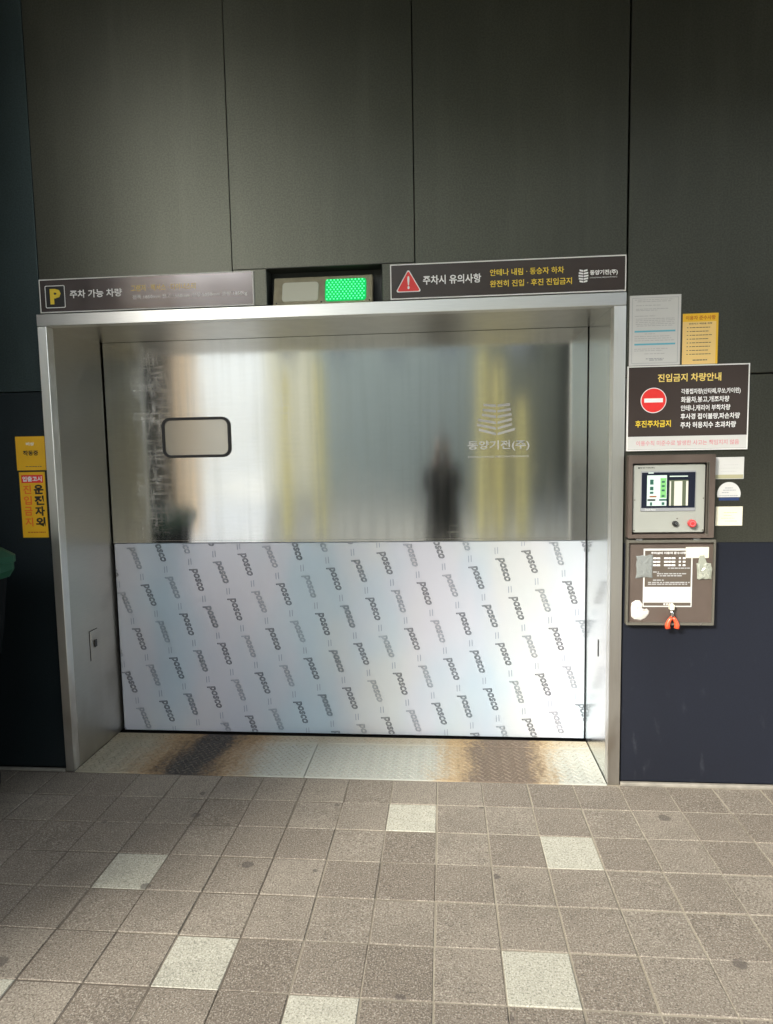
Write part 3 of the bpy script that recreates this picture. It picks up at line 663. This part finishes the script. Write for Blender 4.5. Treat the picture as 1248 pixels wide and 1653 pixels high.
# yellow signs on the left
t, P = notice('caution_plate', 'square yellow plate with small black letters left of the door, above the tall one', 'sign', -1.918, -1.777, 1.438, 1.593, M['yellow_sign'], .003)
P.text('plate_text', '비상', .36, .64, .22, .10, M['print_white'], t, .03); P.text('plate_text', '작동중', .24, .76, .49, .15, M['print_black'], t, .03)
P.lines('small_print', [(.3, .85, .88)], M['print_brown'], t, th=.02)
t, P = notice('driver_only_sign', 'tall yellow sign with red heading and vertical black and orange letters left of the door', 'sign', -1.911, -1.787, 1.1255, 1.430, M['yellow_sign'], .003)
P.rect('heading_box', .08, .92, .045, .165, M['print_red'], t, .0003); P.text('heading', '입출고시', .12, .88, .105, .08, M['print_white'], t, .03, .0009)
for k, ch in enumerate('운전자외'): P.text('vertical_letter', ch, .54, .92, .265 + k * .165, .145, M['print_black'], t, .045)
for k, ch in enumerate('진입금지'): P.text('vertical_letter', ch, .12, .44, .265 + k * .165, .135, M['print_orange'], t, .025)
P.lines('small_print', [(.2, .9, .91)], M['print_dark_orange'], t, th=.02)

# ------------------------------------------------------------------ control box
cb = thing('control_box', 'brown steel control cabinet with touch screen and red stop button, its lid hanging open', 'control box', (1.0, -.02, .73))
BX0, BX1, BZ0, BZ1 = .821, 1.172, 1.108, 1.459
place('cabinet_frame', ring(rr_pts(BX0, BX1, BZ0, BZ1, .004, 2), rr_pts(BX0 + .016, BX1 - .026, BZ0 + .016, BZ1 - .034, .003, 2), -.038, -.0006), M['box_brown'], cb)
place('cabinet_edge', ring(rr_pts(BX1 - .034, BX1 - .024, BZ0 + .012, BZ1 - .03, .002, 1), rr_pts(BX1 - .032, BX1 - .026, BZ0 + .014, BZ1 - .032, .001, 1), -.041, -.037), M['box_edge'], cb)
place('cabinet_back', box(BX0 + .015, BX1 - .025, -.006, -.0008, BZ0 + .015, BZ1 - .033), M['cavity'], cb)
fp = place('front_plate', prism(rr_pts(.843, 1.137, 1.131, 1.419, .008, 3), -.024, -.0062, bev=.002), M['bezel_grey'], cb)
yF = -.024
for x, z in ((.850, 1.27), (1.131, 1.275), (.850, 1.14), (1.131, 1.14)): place('screw', cyl(x, yF - .002, yF, z, .003, 8), M['box_edge'], fp)
text('maker_text', '동양기전(주)', .870, .930, 1.402, 1.409, yF - .0006, M['print_black'], fp, .01); place('maker_dot', cyl(.866, yF - .0006, yF, 1.4055, .0035, 12), M['print_black'], fp)
place('screen_bezel', prism(rr_pts(.874, 1.098, 1.222, 1.392, .003, 2), yF - .004, yF, bev=.001), M['print_grey'], fp)
sc = place('screen', box(.877, 1.095, yF - .0052, yF - .0042, 1.236, 1.386), M['screen_dark'], cb)
P = Plate(.877, 1.095, 1.236, 1.386, yF - .0052)
text('bezel_text', 'Touch Panel', .892, .935, 1.2255, 1.2325, yF - .0046, M['print_white'], fp, 0)
P.rect('display_window', .10, .47, .08, .94, M['lcd_white'], sc); P.rect('display_window', .51, .87, .22, .94, M['lcd_olive'], sc)
P.rect('display_bar', .12, .22, .0, .03, M['lcd_white'], sc); P.rect('display_bar', .52, .86, .10, .13, M['lcd_white'], sc)
P.rect('display_column', .35, .46, .16, .72, M['lcd_green'], sc, .0008); P.rect('display_column', .61, .76, .25, .94, M['lcd_cream'], sc, .0008); P.rect('display_column', .83, .87, .25, .94, M['lcd_cream'], sc, .0008); P.rect('display_column', .525, .55, .25, .94, M['lcd_cream'], sc, .0008)
for t0, t1 in ((.2, .34), (.4, .5), (.54, .60)): P.rect('display_button', .155, .22, t0, t1, M['lcd_teal'], sc, .0008)
for t0 in (.24, .36, .48, .64): P.rect('display_button', .375, .43, t0, t0 + .05, M['lcd_teal'], sc, .0011)
P.rect('display_button', .15, .28, .66, .70, M['lcd_red'], sc, .0008); P.rect('display_button', .11, .26, .75, .80, M['print_black'], sc, .0008); P.rect('display_button', .33, .47, .75, .80, M['lcd_teal'], sc, .0008); P.rect('display_button', .16, .2, .84, .93, M['lcd_teal'], sc, .0008); P.rect('display_button', .38, .43, .84, .92, M['lcd_teal'], sc, .0008)
k_ = place('key_switch', cyl(1.017, yF - .012, yF, 1.169, .0115, 24, bev=.002), M['black_plastic'], cb)
place('lock_barrel', cyl(1.020, yF - .014, yF - .0122, 1.170, .006, 16), M['chrome'], k_); place('key_slot', box(1.019, 1.021, yF - .0147, yF - .0141, 1.166, 1.174), M['print_black'], k_)
sb = place('stop_button', cyl(1.082, yF - .024, yF - .008, 1.170, .0165, 28, bev=.004), M['stop_red'], cb)
place('button_collar', cyl(1.082, yF - .0078, yF, 1.170, .010, 20), M['print_pale_grey'], sb)
place('arrow_ring', ring([(1.082 + .0105 * math.cos(R(a)), 1.170 + .0105 * math.sin(R(a))) for a in range(0, 360, 20)], [(1.082 + .0085 * math.cos(R(a)), 1.170 + .0085 * math.sin(R(a))) for a in range(0, 360, 20)], yF - .0246, yF - .0241), M['print_pink'], sb)
place('tiny_lamp', cyl(1.026, yF - .003, yF, 1.190, .0025, 10), M['box_edge'], fp)
# open lid hanging below
LDX0, LDX1, LDZ0, LDZ1 = .820, 1.184, .731, 1.100
lid = place('lid', box(LDX0 + .004, LDX1 - .004, -.020, -.008, LDZ0 + .004, LDZ1 - .004), M['box_brown'], cb); tag(lid, 'square lid hanging open below the cabinet')
place('lid_rim', ring(rr_pts(LDX0, LDX1, LDZ0, LDZ1, .003, 1), rr_pts(LDX0 + .007, LDX1 - .007, LDZ0 + .010, LDZ1 - .012, .002, 1), -.034, -.0075), M['box_edge'], lid)
for x in (.868, 1.103): place('hinge', box(x - .016, x + .016, -.038, -.030, 1.097, 1.108, .003), M['chrome'], cb)
place('glint_screw', cyl(1.130, -.037, -.034, .738, .004, 10), M['chrome'], lid)
yl = -.0205
t, P = notice('manual_notice', 'small paper with dark brown text panel and white lower part on the open lid', 'notice', .892, 1.095, .808, 1.061, M['paper'], .001, yl)
P.rect('brown_panel', .03, .97, .035, .655, M['print_brown'], t, .0003); P.rect('brown_strip', .02, .98, .925, .98, M['print_brown'], t, .0003)
P.text('panel_title', '주차설비 이용자 준수사항', .15, .86, .075, .04, M['print_white'], t, .02)
for k in range(3): P.lines('panel_line', [(.2, .34, .15 + k * .06), (.42, .66, .15 + k * .06), (.72, .76, .15 + k * .06), (.8, .87, .15 + k * .06)], M['print_white'], t, th=.028)
P.lines('panel_line', [(.5, .95, .325), (.2, .32, .39), (.28, .88, .42), (.28, .8, .455), (.2, .42, .53), (.1, .95, .57), (.1, .9, .60)], M['print_pale_grey'], t, th=.018)
P.lines('small_print', [(.05, .96, .70), (.25, .6, .76), (.3, .85, .80), (.25, .7, .85)], M['print_pale_grey'], t, th=.008)
P.text('strip_text', '동양기전', .42, .62, .952, .035, M['print_white'], t, .02)
t, P = notice('blank_tag', 'blank cream paper tag at the top right corner of the open lid', 'tag', 1.066, 1.160, 1.020, 1.067, M['cream_paper'], .001, yl - .0015)
def blob_bag(name, label, cat, outline, m, y0, puff, mz=.012):
    """A crumpled little bag: outline puffed up over a jittered grid of rings."""
    bm = bmesh.new(); cx = sum(p[0] for p in outline) / len(outline); cz = sum(p[1] for p in outline) / len(outline); rn = random.Random(len(name) + int(cx * 100))
    rings = []
    for f, d in ((1, 0), (.92, .6), (.7, .9), (.4, 1.)):
        rings.append([bm.verts.new((cx + (x - cx) * f + rn.uniform(-.001, .001), y0 - puff * d * rn.uniform(.7, 1.25), cz + (z - cz) * f + rn.uniform(-.001, .001))) for x, z in outline])
    n = len(outline)
    for a, b in zip(rings, rings[1:]):
        for i in range(n): bm.faces.new((a[i], a[(i + 1) % n], b[(i + 1) % n], b[i]))
    bm.faces.new(rings[-1]); bm.faces.new([v for v in reversed(rings[0])]); bmesh.ops.recalc_face_normals(bm, faces=bm.faces[:])
    o = place(name, bm, m, smooth=False); tag(o, label, cat); return o
def outl(x0, x1, z0, z1, n=5, j=.003, seed=1):
    rn = random.Random(seed); p = []
    for k in range(n): p.append((x0 + (x1 - x0) * k / n, z0))
    for k in range(n): p.append((x1, z0 + (z1 - z0) * k / n))
    for k in range(n): p.append((x1 - (x1 - x0) * k / n, z1))
    for k in range(n): p.append((x0, z1 - (z1 - z0) * k / n))
    return [(x + rn.uniform(-j, j), z + rn.uniform(-j, j)) for x, z in p]
kb_ = blob_bag('key_bag', 'crumpled clear bag hanging under the cream tag on the open lid', 'bag', outl(1.112, 1.174, .928, 1.000, seed=2), M['bag'], yl - .001, .010)
place('packed_card', box(1.120, 1.165, yl - .002, yl - .001, .935, .965), M['foam'], kb_)
place('bag_neck', prism([(1.116, .995), (1.152, .998), (1.140, 1.032), (1.122, 1.030)], yl - .006, yl - .003), M['bag'], kb_)
blob_bag('tape_pouch', 'hazy plastic pouch taped over the left edge of the lid notice', 'pouch', outl(.861, .931, .936, 1.032, seed=4), M['bag_grey'], yl - .0014, .006)
bp_ = [(.845, .765), (.860, .752), (.885, .748), (.905, .757), (.918, .775), (.920, .790), (.910, .800), (.898, .797), (.889, .803), (.890, .822), (.880, .836), (.862, .836), (.845, .826), (.842, .800)]
blob_bag('foam_scrap', 'torn white foam scrap stuck in the lower left corner of the lid', 'foam scrap', bp_, M['foam'], yl, .007)
pt = thing('cable_pliers', 'small tool with two orange grips hanging from the bottom of the open lid', 'pliers', (1.01, -.03, .715))
def limb(pts, r0, r1, y=-.042):
    bm = bmesh.new(); n = 10; prev = None
    for k, (x, z) in enumerate(pts):
        r = r0 + (r1 - r0) * k / (len(pts) - 1); a = pts[max(0, k - 1)]; b = pts[min(len(pts) - 1, k + 1)]; d = Vector((b[0] - a[0], 0, b[1] - a[1])).normalized(); s = Vector((d.z, 0, -d.x))
        c = [bm.verts.new(Vector((x, y, z)) + s * r * math.cos(2 * math.pi * q / n) + Vector((0, 1, 0)) * r * math.sin(2 * math.pi * q / n)) for q in range(n)]
        if prev: [bm.faces.new((prev[q], prev[(q + 1) % n], c[(q + 1) % n], c[q])) for q in range(n)]
        else: bm.faces.new(c[::-1])
        prev = c
    bm.faces.new(prev); bmesh.ops.recalc_face_normals(bm, faces=bm.faces[:]); return bm
place('grip', limb([(1.007, .768), (1.000, .758), (.993, .745), (.990, .733), (.992, .720)], .007, .012), M['orange_grip'], pt, smooth=True)
place('grip', limb([(1.013, .768), (1.020, .758), (1.027, .745), (1.030, .733), (1.028, .720)], .007, .012), M['orange_grip'], pt, smooth=True)
place('jaw', limb([(1.010, .772), (1.008, .786), (1.004, .800)], .009, .005), M['chrome'], pt, smooth=True)
place('hook_tape', prism([(1.000, .80), (1.016, .80), (1.018, .82), (.998, .82)], -.044, -.021), M['cream_paper'], pt)

# ------------------------------------------------------------------ bin at the left edge
BS = -.195
bn = thing('wheelie_bin', 'dark wheelie bin with glossy green lid at the left edge beside the wall', 'bin', (-2.0, -.34, 0))
def loft(secs):
    bm = bmesh.new(); prev = None
    for z, x0, x1, y0, y1, r in secs:
        c = [bm.verts.new((x, y, z)) for x, y in rr_pts(x0, x1, y0, y1, r, 4)]
        if prev: [bm.faces.new((prev[q], prev[(q + 1) % len(c)], c[(q + 1) % len(c)], c[q])) for q in range(len(c))]
        else: bm.faces.new(c[::-1])
        prev = c
    bm.faces.new(prev); bmesh.ops.recalc_face_normals(bm, faces=bm.faces[:]); return bm
BXr = -1.70
place('body', loft([(.05, -2.17, -1.845, -.56, -.16, .04), (.5, -2.21, -1.785, -.61, -.13, .05), (.78, -2.22, -1.735, -.63, -.11, .05), (.98, -2.24, -1.715, -.64, -.10, .05), (1.03, -2.24, -1.71, -.64, -.10, .05)]), M['bin_body'], bn, smooth=False)
place('rim', loft([(1.0, -2.26, -1.712, -.66, -.08, .05), (1.03, -2.28, -1.695, -.68, -.07, .055), (1.06, -2.28, -1.695, -.68, -.07, .055)]), M['bin_green'], bn)
place('lid', loft([(1.062, -2.285, -1.690, -.69, -.065, .055), (1.09, -2.285, -1.690, -.69, -.065, .055), (1.125, -2.24, -1.73, -.63, -.10, .05)]), M['bin_green'], bn)
for k in range(3): place('rib', box(-1.80 + k * .0, -1.776 + .0, -.56 + k * .17, -.54 + k * .17, .15, .72, .004), M['bin_body'], bn)
for x in (-2.13, -1.89):
    bm = bmesh.new(); bmesh.ops.create_cone(bm, cap_ends=True, segments=20, radius1=.09, radius2=.09, depth=.045, matrix=Matrix.Translation((x, -.14, .09)) @ Matrix.Rotation(R(90), 4, 'Y')); place('wheel', bm, M['rubber'], bn)
place('handle', box(-2.15, -1.85, -.085, -.06, .99, 1.015, .008, 2), M['bin_body'], bn)

bn.location.x += BS + .13; bn.location.y -= .19
# ------------------------------------------------------------------ the street behind the camera (mirrored in the steel)
def building(label, x0, x1, y, h, m, win=True, depth=10):
    b = thing('street_building', label, 'building', ((x0 + x1) / 2, y - depth / 2, 0)); place('wall', box(x0, x1, y - depth, y, 0, h), M[m], b)
    place('roof', box(x0 - .1, x1 + .1, y - depth - .1, y + .15, h + .002, h + .25), M['wall_grey'], b)
    if win:
        n = max(1, int((x1 - x0) / 1.7)); wd = (x1 - x0) / n
        for f in range(1, int(h / 3)):
            for k in range(n): place('window', box(x0 + (k + .3) * wd, x0 + (k + .7) * wd, y + .002, y + .03, 3 * f + 1.6, 3 * f + 2.5), M['glass_dark'], b)
    return b
building('pale building at the far left of the street, behind the camera', -24, -12.4, -18, 9.5, 'wall_cream')
building('added white building toning down the sky gap mirrored in the door, behind the camera', -26, -8.5, -42, 13, 'wall_white', False, 6)  # added so the mirrored sky gap does not blow out
building('narrow cream building between the gap and the teal block, behind the camera', -5.85, -4.25, -18, 9, 'wall_cream')
building('teal grey office block opposite the lift, behind the camera', -4.2, 1.15, -18, 10, 'wall_teal')
building('olive stone block opposite the lift, behind the camera', 1.2, 4.12, -18, 10.5, 'wall_olive')
building('grey building at the right of the street, behind the camera', 4.72, 7.6, -18.2, 9, 'wall_grey')
building('added dark block darkening the left reveal reflection, behind the camera', 3.62, 14, -12, 7.5, 'dark_clad', True, 5)  # added dark mass for the left reveal to mirror
pc = thing('orange_pillar', 'orange tiled gate pillar by the forecourt, behind the camera', 'pillar', (-4.85, -8.2, 0)); place('shaft', box(-5.08, -4.60, -8.5, -8.0, 0, 4.6, .02), M['orange_tile'], pc); place('cap', box(-5.14, -4.54, -8.56, -7.94, 4.602, 4.72, .02), M['concrete_pale'], pc)
for ang, top, lab in ((3.4, 8.4, 'yellow post nearest the middle of the forecourt'), (4.8, 7.4, 'yellow post between its two right neighbours'), (6.7, 4.2, 'shortest yellow post, rightmost on the forecourt'), (-10.7, 7.9, 'yellow post left of the middle of the forecourt'), (-13.6, 6.8, 'leftmost yellow post on the forecourt')):
    d = 3.81 + 7.2; x = .042 + d * math.tan(R(ang)); h = 1.494 + d * math.tan(R(top)) / math.cos(R(ang))
    p = thing('yellow_post', lab + ', behind the camera', 'post', (x, -7.2, 0), 'yellow posts on the forecourt')
    bm = bmesh.new(); bmesh.ops.create_cone(bm, cap_ends=True, segments=20, radius1=.085, radius2=.085, depth=h, matrix=Matrix.Translation((x, -7.2, h / 2 - .01))); place('pole', bm, M['yellow_post'], p, smooth=False)
    bm = bmesh.new(); bmesh.ops.create_cone(bm, cap_ends=True, segments=20, radius1=.15, radius2=.14, depth=.02, matrix=Matrix.Translation((x, -7.2, .0))); place('base_plate', bm, M['box_edge'], p)

# ------------------------------------------------------------------ the photographer, mirrored in the door
def skin_mesh(verts, edges, radii, sub=2):
    me = bpy.data.meshes.new('s'); me.from_pydata(verts, edges, []); o = bpy.data.objects.new('s', me); C.objects.link(o)
    o.modifiers.new('skin', 'SKIN'); o.modifiers.new('sub', 'SUBSURF').levels = sub
    for sv, r in zip(me.skin_vertices[0].data, radii): sv.radius = (r, r) if isinstance(r, float) else r
    me.skin_vertices[0].data[0].use_root = True
    dg = bpy.context.evaluated_depsgraph_get(); dg.update(); out = bpy.data.meshes.new_from_object(o.evaluated_get(dg)); bpy.data.objects.remove(o); return out
PX, PY = .03, -3.42
pr = thing('person', 'person in long black coat holding up a phone, standing behind the camera', 'person', (PX, PY, 0))
V = [(0, 0, .88), (0, 0, 1.02), (0, .01, 1.18), (0, .01, 1.30), (0, .02, 1.375), (0, .03, 1.42),
     (-.165, 0, 1.29), (-.20, .12, 1.08), (-.08, .34, 1.35), (.165, 0, 1.29), (.20, .12, 1.08), (.08, .34, 1.35),
     (-.09, 0, .80), (-.10, .02, .46), (-.10, -.01, .09), (-.10, .13, .045), (.09, 0, .80), (.10, .02, .46), (.10, -.01, .09), (.10, .13, .045)]
V = [(x + PX, y + PY, z) for x, y, z in V]
E_ = [(0, 1), (1, 2), (2, 3), (3, 4), (4, 5), (3, 6), (6, 7), (7, 8), (3, 9), (9, 10), (10, 11), (0, 12), (12, 13), (13, 14), (14, 15), (0, 16), (16, 17), (17, 18), (18, 19)]
rr = [(.15, .11), (.14, .10), (.165, .12), (.15, .11), .06, .05, .065, .052, .036, .065, .052, .036, .09, .06, .042, .04, .09, .06, .042, .04]
me = skin_mesh(V, E_, rr)
b_ = place('body', me, None, pr, smooth=True)
for k in ('jacket', 'trousers', 'shoe', 'skin'): b_.data.materials.append(M[k])
oz = wloc(b_).z
for p in b_.data.polygons:
    z = p.center.z + oz; p.material_index = 2 if z < .10 else 1 if z < .90 else 3 if z > 1.39 and abs(p.center.x) < .1 and p.center.y < .1 else 0
bm = bmesh.new(); bmesh.ops.create_uvsphere(bm, u_segments=24, v_segments=18, radius=1)
for v in bm.verts:
    x, y, z = v.co; f = 1 - .22 * max(0, -z)
    v.co = Vector((x * .075 * f, y * .092 * f + (.012 if (y > .85 and -.25 < z < .1) else 0) + (.006 if y > .7 and -.6 < z < -.4 else 0) - (.006 if y > .8 and .1 < z < .3 else 0), z * .112))
head = bm
bmesh.ops.transform(head, matrix=Matrix.Translation((PX, PY + .035, 1.535)), verts=head.verts[:])
hd = place('head', head, M['skin'], pr, smooth=True)
for s in (-1, 1):
    b2 = bmesh.new(); bmesh.ops.create_uvsphere(b2, u_segments=10, v_segments=8, radius=.009, matrix=Matrix.Translation((PX + s * .03, PY + .035 + .083, 1.55))); place('eye', b2, M['print_white'], hd)
    b2 = bmesh.new(); bmesh.ops.create_uvsphere(b2, u_segments=10, v_segments=8, radius=1, matrix=Matrix.Translation((PX + s * .077, PY + .03, 1.54)) @ Matrix.Diagonal((.01, .02, .03, 1))); place('ear', b2, M['skin'], hd)
b2 = bmesh.new(); bmesh.ops.create_uvsphere(b2, u_segments=8, v_segments=6, radius=1, matrix=Matrix.Translation((PX, PY + .125, 1.475)) @ Matrix.Diagonal((.022, .006, .006, 1))); place('mouth', b2, M['print_pink'], hd)
bm = bmesh.new(); bmesh.ops.create_uvsphere(bm, u_segments=24, v_segments=16, radius=1)
bmesh.ops.delete(bm, geom=[v for v in bm.verts if v.co.z < -.55 or (v.co.y > .35 and v.co.z < .45)], context='VERTS')
bmesh.ops.transform(bm, matrix=Matrix.Translation((PX, PY + .028, 1.542)) @ Matrix.Diagonal((.083, .098, .120, 1)), verts=bm.verts[:]); place('hair', bm, M['hair'], pr, smooth=True)
for s in (-1, 1):
    hx, hy, hz = PX + s * .075, PY + .40, 1.40
    vs = [(hx, hy - .05, hz - .04), (hx, hy, hz)]; es = [(0, 1)]; ra = [.028, .034]
    for f in range(4):
        n = len(vs); L = (.030, .034, .033, .026)[f]; zz = hz + .028 - f * .018
        vs += [(hx - s * .012, hy + .035, zz), (hx - s * .012, hy + .035 + L * .6, zz + .004), (hx - s * (.012 + L * .7), hy + .035 + L, zz + .004)]; es += [(1, n), (n, n + 1), (n + 1, n + 2)]; ra += [.0095, .0088, .0075]
    n = len(vs); vs += [(hx - s * .02, hy + .01, hz + .035), (hx - s * .045, hy + .03, hz + .048)]; es += [(1, n), (n, n + 1)]; ra += [.011, .009]
    place('hand', skin_mesh(vs, es, [float(q) for q in ra], 1), M['skin'], pr, smooth=True)
place('coat', loft([(.44, PX - .21, PX + .21, PY - .13, PY + .13, .10), (.80, PX - .185, PX + .185, PY - .12, PY + .12, .10), (1.05, PX - .165, PX + .165, PY - .11, PY + .12, .09), (1.30, PX - .17, PX + .17, PY - .10, PY + .12, .09)]), M['jacket'], pr, smooth=False)
ph = thing('phone', 'black phone held up in both hands, just behind the camera', 'phone', (CX, -2.94, 1.40))
place('case', prism(rr_pts(PX - .075, PX + .075, 1.405, 1.476, .009, 3), -2.953, -2.944, bev=.001), M['phone'], ph)
